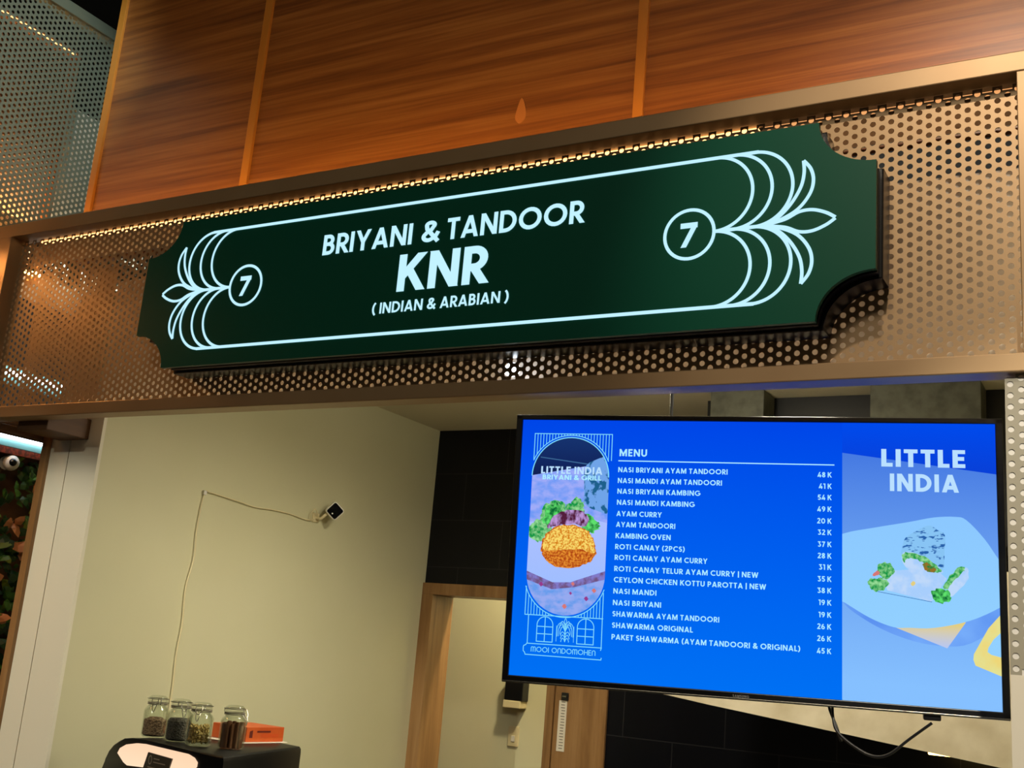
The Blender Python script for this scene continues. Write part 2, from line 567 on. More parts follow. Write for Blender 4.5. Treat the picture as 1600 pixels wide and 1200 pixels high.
def glyph(ch, t):
    """-> width, list of (polyline, extend?, closed?) in cap-height units"""
    h = t / 2
    T, B = 1 - h, h
    s = lambda *p, e=False, c=False: (list(p), e, c)
    if ch == 'A':
        w = 0.80
        return w, [s((h, 0), (w / 2, 1), e=True), s((w - h, 0), (w / 2, 1), e=True), s((w * .22, .27), (w * .78, .27))]
    if ch == 'B':
        w, m = 0.60, 0.53
        ru, rl = (T - m) / 2, (m - B) / 2
        c1, c2 = w - .05 - h - ru, w - h - rl
        return w, [s((h, 0), (h, 1)), ([(h, T)] + arc(c1, (T + m) / 2, ru, ru, 90, -90) + [(h, m)], False, False),
                   ([(h, m)] + arc(c2, (m + B) / 2, rl, rl, 90, -90) + [(h, B)], False, False)]
    if ch == 'C':
        return 0.82, [(arc(.5, .5, .5 - h, .5 - h, 48, 312, 24), False, False)]
    if ch == 'D':
        w = 0.76
        c = w - 0.5
        return w, [s((h, 0), (h, 1)), ([(h, T)] + arc(c, .5, .5 - h, .5 - h, 90, -90, 20) + [(h, B)], False, False)]
    if ch in 'EF':
        w = 0.52
        r = [s((h, 0), (h, 1)), s((h, T), (w, T)), s((h, .51), (w * .92, .51))]
        if ch == 'E':
            r.append(s((h, B), (w, B)))
        return w, r
    if ch == 'G':
        return 0.92, [(arc(.5, .5, .5 - h, .5 - h, 48, 352, 26), False, False), s((.56, .47), (1 - t * .4, .47)), ]
    if ch == 'H':
        w = 0.72
        return w, [s((h, 0), (h, 1)), s((w - h, 0), (w - h, 1)), s((h, .51), (w - h, .51))]
    if ch == 'I':
        return t, [s((h, 0), (h, 1))]
    if ch == 'J':
        w = .5
        return w, [([(w - h, 1)] + arc(w / 2, w / 2 - 0, w / 2 - h, w / 2 - h, 0, -170), False, False)]
    if ch == 'K':
        w = 0.70
        return w, [s((h, 0), (h, 1)), s((w - h, 1), (h + .02, .40), e='a'), s((w - h * .8, 0), (.27, .60), e='a')]
    if ch == 'L':
        w = 0.48
        return w, [s((h, 0), (h, 1)), s((h, B), (w, B))]
    if ch == 'M':
        w = 0.92
        return w, [s((h, 0), (h, 1)), s((w - h, 0), (w - h, 1)), s((h, 1), (w / 2, .22), e=True), s((w - h, 1), (w / 2, .22), e=True)]
    if ch == 'N':
        w = 0.76
        return w, [s((h, 0), (h, 1)), s((w - h, 0), (w - h, 1)), s((h, 1), (w - h, 0), e=True)]
    if ch == 'O':
        return 1.0, [(arc(.5, .5, .5 - h, .5 - h, 0, 345, 23), False, True)]
    if ch in 'PR':
        w, m = 0.60, 0.44
        r = (T - m) / 2
        c = w - h - r
        out = [s((h, 0), (h, 1)), ([(h, T)] + arc(c, (T + m) / 2, r, r, 90, -90) + [(h, m)], False, False)]
        if ch == 'R':
            out.append(s((w - h * .5, 0), (.27, m), e='a'))
        return w, out
    if ch == 'S':
        w = 0.56
        r1, r2 = (1 - t) / 4 - .005, (1 - t) / 4 + .005
        y1, y2 = T - r1, B + r2
        rx = w / 2 - h
        return w, [(arc(w / 2, y1, rx, r1, 28, 270, 16) + arc(w / 2, y2, rx, r2, 90, -152, 16)[1:], False, False)]
    if ch == 'T':
        w = 0.58
        return w, [s((0, T), (w, T)), s((w / 2, 0), (w / 2, 1))]
    if ch == 'U':
        w = 0.70
        r = w / 2 - h
        return w, [([(h, 1)] + arc(w / 2, r + h, r, r, 180, 360, 16) + [(w - h, 1)], False, False)]
    if ch == 'V':
        w = .78
        return w, [s((h, 1), (w / 2, 0), e=True), s((w - h, 1), (w / 2, 0), e=True)]
    if ch == 'W':
        w = 1.12
        return w, [s((h, 1), (w * .29, 0), e=True), s((w * .5, 1), (w * .29, 0), e=True),
                   s((w * .5, 1), (w * .71, 0), e=True), s((w - h, 1), (w * .71, 0), e=True)]
    if ch == 'X':
        w = .72
        return w, [s((h, 0), (w - h, 1), e=True), s((w - h, 0), (h, 1), e=True)]
    if ch == 'Y':
        w = 0.74
        return w, [s((w / 2, 0), (w / 2, .46)), s((h, 1), (w / 2, .40), (w - h, 1), e=True)]
    if ch == 'Z':
        w = .62
        return w, [s((0, T), (w, T)), s((0, B), (w, B)), s((w - h, 1), (h, 0), e=True)]
    if ch == '&':
        w = 0.76
        p = [(w - h * .3, 0), (.22, .62)] + arc(.36, .79, .17, .21 - h, 190, -40, 14) + [(.40, .56), (.20, .44)] + \
            arc(.30, .26, .30 - h, .26 - h, 130, 300, 12) + [(.60, .22), (.72, .46)]
        return w, [(p, False, False)]
    if ch == '(':
        return .30, [(arc(.62, .46, .54, .70, 128, 232, 12), False, False)]
    if ch == ')':
        return .30, [(arc(-.32, .46, .54, .70, 52, -52, 12), False, False)]
    if ch == '|':
        return t * .8, [s((h * .8, -.12), (h * .8, 1.05))]
    if ch == '0':
        w = .72
        return w, [(arc(w / 2, .5, w / 2 - h, .5 - h, 0, 345, 23), False, True)]
    if ch == '1':
        w = .36
        return w, [s((w - h, 0), (w - h, 1)), s((w - h, T), (0, T))]
    if ch == '2':
        w = .58
        return w, [(arc(w / 2, 1 - w / 2 + h * .3, w / 2 - h, w / 2 - h, 165, -35, 14) + [(h * 1.2, B)], False, False), s((0, B), (w, B))]
    if ch == '3':
        w = .58
        return w, [([(.02, T), (w - t, T), (w * .42, .58)], False, False), (arc(w * .46, .30, w / 2 - h + .02, .30 - h, 80, -150, 14), False, False), s((w * .4, .575), (w * .5, .575))]
    if ch == '4':
        w = .64
        return w, [s((w * .72, 0), (w * .72, .55)), s((0, .26), (w, .26)), s((w * .62, 1), (h * 1.1, .26), e=True)]
    if ch == '5':
        w = .58
        return w, [([(w - .04, T), (h + .06, T), (h + .03, .56), (w * .45, .60)] + arc(w * .48, .31, w / 2 - h + .01, .31 - h, 80, -150, 14), False, False)]
    if ch in '69':
        w = .62
        r = w / 2 - h
        pts = arc(w / 2, r + h, r, r, 0, 345, 20)
        tail = arc(w / 2 + .14, r + h, r + .14, 1 - 2 * h - r, 180, 95, 10)
        if ch == '6':
            return w, [(pts, False, True), (tail, False, False)]
        f = lambda q: [(w - x, 1 - y) for x, y in q]
        return w, [(f(pts), False, True), (f(tail), False, False)]
    if ch == '7':
        w = .58
        return w, [s((0, T), (w, T)), s((w - h, 1), (w * .3, 0), e=True)]
    if ch == '8':
        w = .60
        return w, [(arc(w / 2, .745, w / 2 - h - .03, .255 - h, 0, 340, 18), False, True), (arc(w / 2, .28, w / 2 - h, .28 - h, 0, 340, 18), False, True)]
    # rounded display letters of the plaque on the screen
    if ch == 'm':
        w = .92
        r = (w - t) / 4
        return w, [([(h, 0)] + arc(h + r, T - r, r, r, 180, 0, 10) + [(h + 2 * r, 0)], False, False),
                   ([(h + 2 * r, 0)] + arc(h + 3 * r, T - r, r, r, 180, 0, 10) + [(w - h, 0)], False, False)]
    if ch == 'n':
        w = .66
        r = w / 2 - h
        return w, [([(h, 0)] + arc(w / 2, T - r, r, r, 180, 0, 12) + [(w - h, 0)], False, False)]
    return .3, []


def text(s, x0, base, cap, weight, width=None, right=None, gap=0.13, space=0.30, fx=1.0, lo=0.0):
    """quads of a line of lettering starting at x0 (or ending at right)"""
    items, x = [], 0.0
    for ch in s:
        if ch == ' ':
            x += space
            continue
        w, st = glyph(ch, weight)
        items.append((x, ch, st))
        x += w + gap
    total = x - gap
    if width:
        fx = width / (total * cap)
    if right is not None:
        x0 = right - total * cap * fx
    out = []
    for gx, ch, st in items:
        for pts, ext, closed in st:
            pts = list(pts)
            if ext:
                a, b = Vector(pts[0]), Vector(pts[1])
                pts[0] = tuple(a - (b - a).normalized() * weight)
                if ext is True:
                    a, b = Vector(pts[-1]), Vector(pts[-2])
                    pts[-1] = tuple(a - (b - a).normalized() * weight)
            for q in ribbon(pts, weight, closed):
                if ext:
                    q = clip_half(q, lambda p: p[1] - lo)
                    if len(q) >= 3:
                        q = clip_half(q, lambda p: 1 - p[1])
                if len(q) >= 3:
                    out.append([(x0 + (gx + px) * cap * fx, base + py * cap) for px, py in q])
    return out


# ------------------------------------------------------------------ perforated sheet
def perforated(u0, u1, v0, v1, place, material, pu=0.0222, pv=0.0254, r=0.0074, th=0.0016, solid=None):
    """hexagonally staggered round holes; place(u, v, w) -> xyz, w is depth behind the face"""
    V, Fc = [], []
    n = 12
    hole = [(cos(2 * pi * k / n + pi / 4), sin(2 * pi * k / n + pi / 4)) for k in range(n)]
    outer = []
    cs = [(1, 1), (-1, 1), (-1, -1), (1, -1)]
    for k in range(4):
        a, b = cs[k], cs[(k + 1) % 4]
        for j in range(3):
            outer.append((a[0] + (b[0] - a[0]) * j / 3, a[1] + (b[1] - a[1]) * j / 3))
    nc = int((u1 - u0) / pu)
    nr = int((v1 - v0) / pv)
    for i in range(nc):
        cu = u0 + (i + .5) * pu
        off = pv / 2 if i % 2 else 0.0
        for j in range(nr):
            cv = v0 + (j + .5) * pv + off
            o = len(V)
            if solid and solid(cu, cv):
                V += [place(cu + a * pu / 2, cv + b * pv / 2, 0) for a, b in cs]
                Fc.append((o, o + 1, o + 2, o + 3))
                continue
            V += [place(cu + a * pu / 2, cv + b * pv / 2, 0) for a, b in outer]
            V += [place(cu + a * r, cv + b * r, 0) for a, b in hole]
            V += [place(cu + a * r, cv + b * r, th) for a, b in hole]
            for k in range(n):
                k2 = (k + 1) % n
                Fc.append((o + k, o + k2, o + n + k2, o + n + k))
                Fc.append((o + n + k, o + n + k2, o + 2 * n + k2, o + 2 * n + k))
    mb = MB()
    mb.add(V, Fc, material)
    return mb


# =================================================================== SETTING
struct(MB().box(-6, 5, -7, 4, -0.1, 0, FLOORM).build('floor'))
struct(MB().box(-6, 5, -7, 4, 5.4, 5.5, DARK).build('ceiling'))
# kitchen shell
struct(MB().box(-1.97, -1.70, 0.36, 2.62, 0, 2.96, WALL).build('wall_left'))
mb = MB()
mb.box(-1.97, -1.866, 0.345, 0.36, 0, 2.9, POST)
mb.box(-1.862, -1.70, 0.345, 0.36, 0, 2.9, POST)
struct(mb.build('trim_1'))
struct(MB().box(-2.005, -1.97, 0.33, 0.42, 0, 2.40, WOODD).build('trim_2'))
struct(MB().box(-1.70, 1.95, 0.36, 2.62, 2.88, 2.96, CEIL).build('ceiling_kitchen'))
struct(MB().box(1.95, 2.10, 0.30, 2.62, 0, 2.96, WALL).build('wall_right'))
bw = MB()
bw.box(-1.97, -1.70, 2.62, 2.81, 0, 2.96, TILE)
bw.box(-1.70, -0.87, 2.62, 2.81, 2.045, 2.96, TILE)
bw.box(-0.585, 2.10, 2.62, 2.81, 0, 2.96, TILE)
bw.box(-0.87, -0.585, 2.62, 2.81, 2.045, 2.96, TILE)
struct(bw.build('wall_back'))
# corridor seen through the doorway
struct(MB().box(-2.9, -0.3, 3.70, 3.80, 0, 2.96, WALL).build('wall_corridor'))
struct(MB().box(-2.9, -0.3, 2.81, 3.70, 2.90, 2.96, CEIL).build('ceiling_corridor'))
# door frame and sliding leaf
fr = MB()
fr.box(-1.70, -1.63, 2.60, 2.81, 0, 1.985, WOODD, 0.002)
fr.box(-0.91, -0.868, 2.60, 2.81, 0, 1.985, WOODD, 0.002)
fr.box(-1.70, -0.868, 2.60, 2.81, 1.985, 2.045, WOODD, 0.002)
struct(fr.build('door_1'), 'oak door frame of the doorway in the black tiled back wall', 'door frame')
dl = MB()
dl.box(-0.862, -0.585, 2.605, 2.70, 0, 2.045, WOODD, 0.002)
struct(dl.build('door_2'), 'oak brown panel right of the doorway, under the menu screen', 'door panel')

# teak fascia above the stall and its strips
ff = MB()
for x0, x1 in ((-2.00, -1.166), (-1.166, 0.42), (0.42, 2.0), (2.0, 3.4)):
    ff.box(x0 + 0.001, x1 - 0.001, 0.35, 0.37, 3.10, 4.75, WOODF)
struct(ff.build('wall_front'))
for i, (x0, x1) in enumerate(((-2.026, -1.990), (-1.182, -1.146), (0.405, 0.438))):
    struct(MB().box(x0, x1, 0.338, 0.352 if i else 0.40, 3.10, 4.75, WOODS, 0.002).build('trim_%d' % (i + 3)))
# small pale mark on the teak
tag(MB().prism(spline([(0.005, 3.46), (-0.012, 3.41), (-0.012, 3.385), (0.004, 3.37), (0.022, 3.383), (0.024, 3.41)], 4, True), 0.3478, 0.35,
               mat('pale_mark_tan', (186, 122, 66), 0.3)).build('pale_mark'), 'small pale drop-shaped mark on the middle teak panel', 'mark')

# =================================================================== PERFORATED FASCIA BOX
FX0, FX1 = -2.08, 1.498
FZ0, FZ1 = 2.438, 3.118
box = thing('fascia_box', 'long champagne metal fascia box with perforated sheet behind the green sign', 'sign box', (0, 0.08, 2.39))
OX = Matrix.Translation((0, -0.08, -2.39))


def part(mb, name, parent=None, smooth=False):
    parent = parent or box
    o = mb.build(name, parent, smooth)
    o.matrix_parent_inverse = Matrix.Identity(4)
    o.data.transform(Matrix.Translation(-Vector(parent.location)))
    return o


t = MB()
t.box(-2.20, 1.72, 0.08, 0.16, FZ1, 3.17, FRAME, 0.003)
part(t, 'top_rail')
t = MB()
t.box(-2.20, 1.72, 0.08, 0.15, 2.395, FZ0, FRAME, 0.003)
part(t, 'bottom_rail')
t = MB()
t.box(FX1, 1.72, 0.0803, 0.16, FZ0, FZ1, FRAME, 0.002)
part(t, 'end_stile')
t = MB()
t.box(-2.20, FX0, 0.0803, 0.16, FZ0, FZ1, FRAME, 0.002)
part(t, 'end_stile')
SH = lambda u, v: (-1.02 < u < 1.02 and 2.58 < v < 2.96)
part(perforated(FX0 - .01, FX1 + .02, FZ0 - .02, FZ1 + .01, lambda u, v, w: (u, 0.135 + w, v), SHEET, solid=SH), 'perforated_sheet')
t = MB()
t.box(-1.66, 1.62, 0.27, 0.28, 2.455, 2.96, WHITEB)
part(t, 'backing_board')
t = MB()
t.box(-2.15, 1.62, 0.235, 0.245, 3.06, 3.165, WHITEB)
part(t, 'upper_backing_board')
t = MB()
t.box(-2.0, 0.86, 0.155, 0.175, 3.112, 3.118, E_LED)
part(t, 'led_strip')
t = MB()
t.box(0.87, 1.49, 0.165, 0.195, 3.126, 3.134, E_DIM)  # added weak glow for the right end of the upper board
part(t, 'dim_fill_strip')
t = MB()
t.box(-2.1, 1.7, 0.165, 0.19, 3.150, 3.155, E_COVE)
part(t, 'cove_led_strip')
t = MB()
t.box(-2.15, 1.72, 0.1605, 0.234, 3.138, 3.149, BLACKP)  # added unseen tray, keeps the cove light from shining down into the box
part(t, 'cove_blocker')
t = MB()
t.box(-1.62, 1.49, 0.140, 0.149, 2.440, 2.446, E_LOW)  # added glowing strip, brightens the backing board from below
part(t, 'lower_fill_strip')
t = MB()
t.box(1.520, 1.528, 0.165, 0.225, 2.46, 2.94, E_SIDE)  # added glowing strip behind the stile, brightens the backing's right end
part(t, 'side_fill_strip')
bm = bmesh.new()
bmesh.ops.create_uvsphere(bm, u_segments=14, v_segments=10, radius=.026, matrix=Matrix.Translation((0.142, 0.20, 2.50)) @ Matrix.Diagonal((1, .6, .8, 1)))
t = MB()
t.frombm(bm, E_TUBE)
part(t, 'bulb', None, True)
part(perforated(-2.14, -1.68, 2.45, 3.04, lambda u, v, w: (u, 0.29 + w, v), SHEET), 'rear_perforated_sheet')

# =================================================================== GREEN SIGN
SW, SHH = 1.2, 0.2534
NX, NZ = 0.137, 0.1176


def outline(d=0.0, n=14):
    w, hh = SW - d, SHH - d
    pts = []
    for sx, sz, a0, a1 in ((1, 1, 270, 180), (-1, 1, 360, 270), (-1, -1, 90, 0), (1, -1, 180, 90)):
        for k in range(n + 1):
            a = radians(a0 + (a1 - a0) * k / n)
            pts.append((sx * SW + (NX + d) * cos(a) if False else sx * w + (NX) * cos(a), sz * hh + NZ * sin(a)))
    return pts


sign = thing('stall_sign', 'dark green illuminated stall sign with scooped corners on the perforated fascia', 'sign', (0, 0, 2.77))
MB().prism(outline(0.0), 0.0, 0.014, GREEN).build('face_panel', sign)
mb = MB()
mb.prism(outline(0.012), 0.014, 0.040, BLACKL, 0.003)
mb.prism(outline(0.004), 0.040, 0.060, BLACKL, 0.003)
mb.prism(outline(-0.004), 0.060, 0.1345, BLACKL, 0.004)
MB_m = mb.build('stepped_moulding', sign)
YL = -0.0016
for wd, xx, ww in (('BRIYANI', -0.4440, 0.3290), ('&', -0.0810, 0.0600), ('TANDOOR', 0.0055, 0.4345)):
    MB().quads(text(wd, xx, 0.0685, 0.0655, 0.18, width=ww, gap=0.10), YL, E_SIGN).build('upper_lettering', sign)
MB().quads(text('KNR', -0.150, -0.0745, 0.1135, 0.198, width=0.302, gap=0.10), YL, E_SIGN).build('name_lettering', sign)
MB().quads(text('( INDIAN & ARABIAN )', -0.229, -0.1365, 0.0335, 0.175, width=0.458, gap=0.12, space=0.30), YL, E_SIGN).build('lower_lettering', sign)
mb = MB()
mb.quads(ribbon([(-.915, .1985), (.915, .1985)], 0.0095), YL, E_SIGN)
mb.quads(ribbon([(-.915, -.1985), (.915, -.1985)], 0.0095), YL, E_SIGN)
mb.build('border_line', sign)
b1, b2, b3 = [arc(c, .0992, .098, .0993, 90, -90, 40) for c in (.805, .854, .905)]
lfU = [(0.945, 0.002), (0.975, 0.022), (1.002, 0.052), (1.023, 0.090), (1.030, 0.126), (1.028, 0.158)]
lfU2 = [(1.028, 0.158), (1.046, 0.134), (1.053, 0.103), (1.045, 0.069), (1.018, 0.034), (0.978, 0.012), (0.935, 0.0)]
lfC = [(0.93, 0.0), (0.985, 0.010), (1.02, 0.0255), (1.052, 0.027), (1.084, 0.016), (1.107, 0.001)]
for sx, nm in ((1, 'palm_motif'), (-1, 'palm_motif')):
    mb = MB()
    for sz in (1, -1):
        for c in (b1, b2, b3, lfU, lfU2, lfC):
            mb.quads(ribbon([(sx * x, sz * z) for x, z in (spline(c, 7) if c in (lfU, lfU2, lfC) else c)], 0.0085), YL, E_SIGN)
    mb.quads(ribbon([(sx * 0.807, 0), (sx * 0.95, 0)], 0.0095), YL, E_SIGN)
    mb.build(nm, sign)
    mb = MB()
    cx = sx * 0.7417
    mb.quads(ribbon(arc(cx, 0, 0.0655, 0.0655, 0, 352.5, 47), 0.0088, True), YL, E_SIGN)
    mb.quads([[(cx - .024, .031), (cx - .024, .0165), (cx + .0215, .0165), (cx + .0215, .031)],
              [(cx + .0215, .022), (cx + .004, .0168), (cx - .0215, -.0345), (cx - .0065, -.0345)]], YL, E_SIGN)
    mb.build('number_badge', sign)

# =================================================================== TELEVISION
tv = thing('television', 'large wall television showing a blue restaurant menu below the fascia', 'television')
TVM = Matrix.Rotation(0.2317, 4, 'Z') @ Matrix.Rotation(0.0394, 4, 'X') @ Matrix.Rotation(-0.0132, 4, 'Y')
TVM.translation = (0.8102, 0.3084, 2.0049)
tv.matrix_world = TVM
XW, ZT, ZB = 0.6135, 0.3490, -0.3500
bz = MB()
bz.box(-0.6225, 0.6225, -0.012, 0.02, ZT - 0.006, 0.3565, BLACKP, 0.002)
bz.box(-0.6225, 0.6225, -0.012, 0.02, -0.3615, ZB + 0.006, BLACKP, 0.002)
bz.box(-0.6225, -0.6055, -0.012, 0.02, -0.3600, 0.3550, BLACKP, 0.002)
bz.box(0.6055, 0.6225, -0.012, 0.02, -0.3600, 0.3550, BLACKP, 0.002)
bz.build('bezel', tv)
MB().box(-0.622, 0.622, -0.0125, 0.004, -0.3625, -0.3575, CHROME, 0.001).build('lower_edge_strip', tv)
mb = MB()
mb.box(-0.61, 0.61, 0.0, 0.035, -0.352, 0.350, BLACKP)
mb.box(-0.45, 0.45, 0.035, 0.070, -0.30, 0.20, BLACKP, 0.01)
mb.build('back_cover', tv)
MB().box(-0.12, 0.12, 0.07, 0.20, -0.12, 0.20, BLACKP, 0.004).build('wall_bracket', tv)
MB().box(0.43, 0.47, -0.006, 0.022, -0.3760, -0.3605, BLACKP, 0.003).build('sensor_foot', tv)
MB().quads(text('SAMSUNG', -0.019, -0.3562, 0.0062, 0.2, width=0.040, gap=.2), -0.0128, mat('logo_grey', (170, 170, 166), 0.4)).build('maker_lettering', tv)
scr = MB().box(-0.6060, 0.6060, -0.004, 0.0, -0.3455, 0.3440, E_BLUE).build('screen', tv)
Y0 = -0.0046
# menu lettering
mb = MB()
mb.quads(text('MENU', -0.3315, 0.2462, 0.0195, 0.19, width=0.0742, gap=.16), Y0, E_TEXT)
mb.quads(ribbon([(-0.334, 0.2337), (0.2243, 0.2337)], 0.0028), Y0, E_TEXT)
mb.build('menu_heading', scr)
ROWS = [('NASI BRIYANI AYAM TANDOORI', '48 K', 0.2894), ('NASI MANDI AYAM TANDOORI', '41 K', 0.2755), ('NASI BRIYANI KAMBING', '54 K', 0.2199),
        ('NASI MANDI KAMBING', '49 K', 0.2060), ('AYAM CURRY', '20 K', 0.1207), ('AYAM TANDOORI', '32 K', 0.1572), ('KAMBING OVEN', '37 K', 0.1461),
        ('ROTI CANAY (2PCS)', '28 K', 0.1834), ('ROTI CANAY AYAM CURRY', '31 K', 0.2426), ('ROTI CANAY TELUR AYAM CURRY | NEW', '35 K', 0.3720),
        ('CEYLON CHICKEN KOTTU PAROTTA | NEW', '38 K', 0.3917), ('NASI MANDI', '19 K', 0.1135), ('NASI BRIYANI', '19 K', 0.1267),
        ('SHAWARMA AYAM TANDOORI', '26 K', 0.2762), ('SHAWARMA ORIGINAL', '26 K', 0.2102),
        ('PAKET SHAWARMA (AYAM TANDOORI & ORIGINAL)', '45 K', 0.4765)]
ZR = [.2030, .1738, .1452, .1155, .0855, .0568, .0270, -.0018, -.0300, -.0594, -.0880, -.1175, -.1474, -.1762, -.2054, -.2352]
ma, mp = MB(), MB()
for (a, p, w), z in zip(ROWS, ZR):
    ma.quads(text(a, -0.3333, z, 0.0136, 0.185, width=w, gap=.15, space=.34, fx=0.955), Y0, E_TEXT)
    mp.quads(text(p, 0, z - .0015, 0.0134, 0.185, right=0.2175, gap=.14, space=.28, fx=1.02), Y0, E_TEXT)
ma.build('dish_list', scr)
mp.build('price_list', scr)

# --- left picture: rice dome on a plate inside a stadium-shaped window
CX, RW = -0.4645, 0.1070
ZA, ZC = 0.188, -0.0745
stad = arc(CX, ZA, RW, RW, 0, 180, 24) + arc(CX, ZC, RW, RW, 180, 360, 24)


def blob(pts, jit, n=6, seed=1):
    rr = random.Random(seed)
    return [(x + rr.uniform(-jit, jit), z + rr.uniform(-jit, jit)) for x, z in spline(pts, n, True)]


pic = MB()
lay = [Y0]


def layer(poly, m, clip=stad):
    lay[0] -= 0.00012
    q = clip_convex(poly, clip) if clip else poly
    pic.quads([q], lay[0], m)


layer([(-.60, -.25), (-.33, -.25), (-.33, .32), (-.60, .32)], E_MARB)
layer([(-.60, .184), (-.419, .2175), (-.38, .237), (-.33, .237), (-.33, .32), (-.60, .32)], E_NAVY)
layer([(-.55, .2385), (-.419, .2215), (-.419, .2245), (-.55, .241)], emit('screen_rail_line', (60, 104, 150), 1.0))
layer(spline([(-.424, .212), (-.40, .233), (-.36, .238), (-.345, .16), (-.35, .095), (-.388, .098), (-.42, .115), (-.424, .15)], 5, True), E_VASE)
layer([(-.60, -.0835), (-.55, -.095), (-.4878, -.1063), (-.43, -.099), (-.33, -.067), (-.33, -.30), (-.60, -.30)], E_MARB2)
layer([(-.60, -.055), (-.5715, -.0685), (-.50, -.0955), (-.45, -.0935), (-.33, -.052), (-.33, -.075), (-.44, -.107), (-.50, -.115), (-.60, -.083)], E_RIM)
layer([(-.60, -.057), (-.5715, -.0696), (-.4989, -.0967), (-.4498, -.0943), (-.356, -.0597), (-.33, -.05), (-.33, .06), (-.40, .075), (-.60, .06)], E_DISH)
layer(blob([(-.568, .022), (-.571, .055), (-.545, .072), (-.538, .098), (-.507, .124), (-.480, .112), (-.476, .085), (-.505, .06), (-.52, .03), (-.545, .01)], .005, 5, 3), E_LETT)
layer(blob([(-.53, .06), (-.53, .09), (-.505, .115), (-.485, .10), (-.50, .07)], .005, 5, 4), E_LETD)
layer(blob([(-.475, .10), (-.462, .118), (-.438, .131), (-.424, .118), (-.424, .09), (-.45, .085)], .005, 5, 5), E_LETT)
layer(blob([(-.425, .08), (-.405, .085), (-.383, .066), (-.378, .052), (-.40, .035), (-.42, .045)], .005, 5, 6), E_LETD)
layer(blob([(-.520, .047), (-.508, .075), (-.476, .094), (-.43, .096), (-.409, .078), (-.414, .055), (-.45, .06), (-.49, .055)], .002, 5, 8), E_ONION)
layer(blob([(-.533, .008), (-.519, .036), (-.482, .056), (-.436, .055), (-.402, .038), (-.388, .008), (-.385, -.02), (-.41, -.045), (-.466, -.058), (-.505, -.05), (-.531, -.024)], .0022, 6, 9), E_RICED)
layer(blob([(-.530, .008), (-.517, .034), (-.480, .054), (-.436, .053), (-.404, .036), (-.390, .008), (-.39, -.015), (-.43, -.006), (-.48, -.01), (-.525, -.012)], .002, 6, 10), E_RICE)
for cx, cz, r, m in ((-.530, -.103, .006, E_MAG), (-.443, -.098, .005, E_CHUNK), (-.463, -.158, .0065, E_CHUNK), (-.385, -.113, .006, E_CHUNK), (-.405, -.135, .006, E_MAG), (-.448, -.123, .004, E_MAG)):
    layer(blob([(cx + r, cz), (cx, cz + r), (cx - r, cz), (cx, cz - r)], .001, 3, 2), m)
YP = lay[0] - 0.0003
pic.build('rice_dish_picture', scr)
mb = MB()
mb.quads(text('LITTLE INDIA', -0.5460, 0.1945, 0.0200, 0.2, width=0.170, gap=.13), YP, E_TEXT2)
mb.quads(text('BRIYANI & GRILL', -0.5410, 0.1785, 0.0133, 0.2, width=0.163, gap=.12), YP, E_TEXT)
mb.build('picture_lettering', scr)
# line emblem: arch fans, house front with windows and palm, plaque
mb = MB()
lw = 0.0021


def ln(*p, closed=False, w=lw):
    mb.quads(ribbon(list(p), w, closed), YP, E_LINE)


RO = 0.1125
ln(*arc(CX, ZA, RW - .0005, RW - .0005, 0, 180, 30), w=.0026)
ln(*arc(CX, ZA, RO, RO, 22, 158, 30))
ln((-.5685, .2325), (-.5685, .3045), (-.3525, .3045), (-.3525, .2325))
for i in range(1, 26):
    x = -.5685 + i * (.216 / 26)
    dz = RO ** 2 - (x - CX) ** 2
    z = ZA + math.sqrt(max(dz, 0))
    if z < .3035:
        ln((x, z), (x, .3045), w=.0017)
mb.build('upper_arch_emblem', scr)
mb = MB()
ZF = -.1845
ln(*arc(CX, ZC, RO, RO, 198, 342, 30))
ln((-.5695, -.110), (-.5695, ZF), (-.3570, ZF))
ln((-.3590, -.118), (-.3590, -.2590))
for i in range(1, 26):
    x = -.5695 + i * (.2105 / 26)
    dz = RO ** 2 - (x - CX) ** 2
    z = ZC - math.sqrt(max(dz, 0))
    if z > ZF + .001:
        ln((x, z), (x, ZF), w=.0017)
ln((-.5592, ZF), (-.5590, -.2590))
mb.build('lower_arch_emblem', scr)
mb = MB()
for xa, xb in ((-.5345, -.4912), (-.4248, -.3806)):
    r = (xb - xa) / 2
    c = (xa + xb) / 2
    ln(*([(xa, -.2525)] + arc(c, -.2095, r, r, 180, 0, 16) + [(xb, -.2525)]), closed=True)
    ln((c, -.2525), (c, -.1885))
    ln((xa, -.2135), (xb, -.2135))
    ln((xa, -.2325), (xb, -.2325))
pc = -.4573
ln((pc, -.2500), (pc, -.2030), w=.0026)
ln(*spline([(pc, -.2040), (pc - .003, -.197), (pc, -.189), (pc + .003, -.197)], 4, True), closed=True, w=.0014)
for sx in (1, -1):
    for k, (zr, wd, dr) in enumerate(((-.205, .015, .010), (-.209, .022, .028), (-.214, .018, .022), (-.219, .0135, .012), (-.228, .0125, .006), (-.236, .0115, .006), (-.244, .0105, .006))):
        top = zr + (.008 if k < 4 else .004)
        ln(*spline([(pc, zr - .004), (pc + sx * wd * .55, top), (pc + sx * wd, zr - .004), (pc + sx * wd * (1.0 if k < 4 else .9), zr - dr)], 5), w=.0016)
ln((pc - .0235, -.2500), (pc - .0235, -.2090), w=.0012)
ln((pc + .0235, -.2500), (pc + .0235, -.2090), w=.0012)
mb.build('house_emblem', scr)
mb = MB()
ln((-.3605, -.2660), (-.3585, -.2590), (-.5600, -.2592), (-.5625, -.2630), (-.5680, -.2655), (-.5690, -.2690), (-.5688, -.2790), (-.5650, -.2825), (-.5630, -.2880), (-.3585, -.2895), (-.3575, -.2840))
mb.quads(text('mOOI OnDOmOHEn', -0.5480, -0.2800, 0.0135, 0.13, width=0.1745, gap=.12, space=.42), YP, E_LINE)
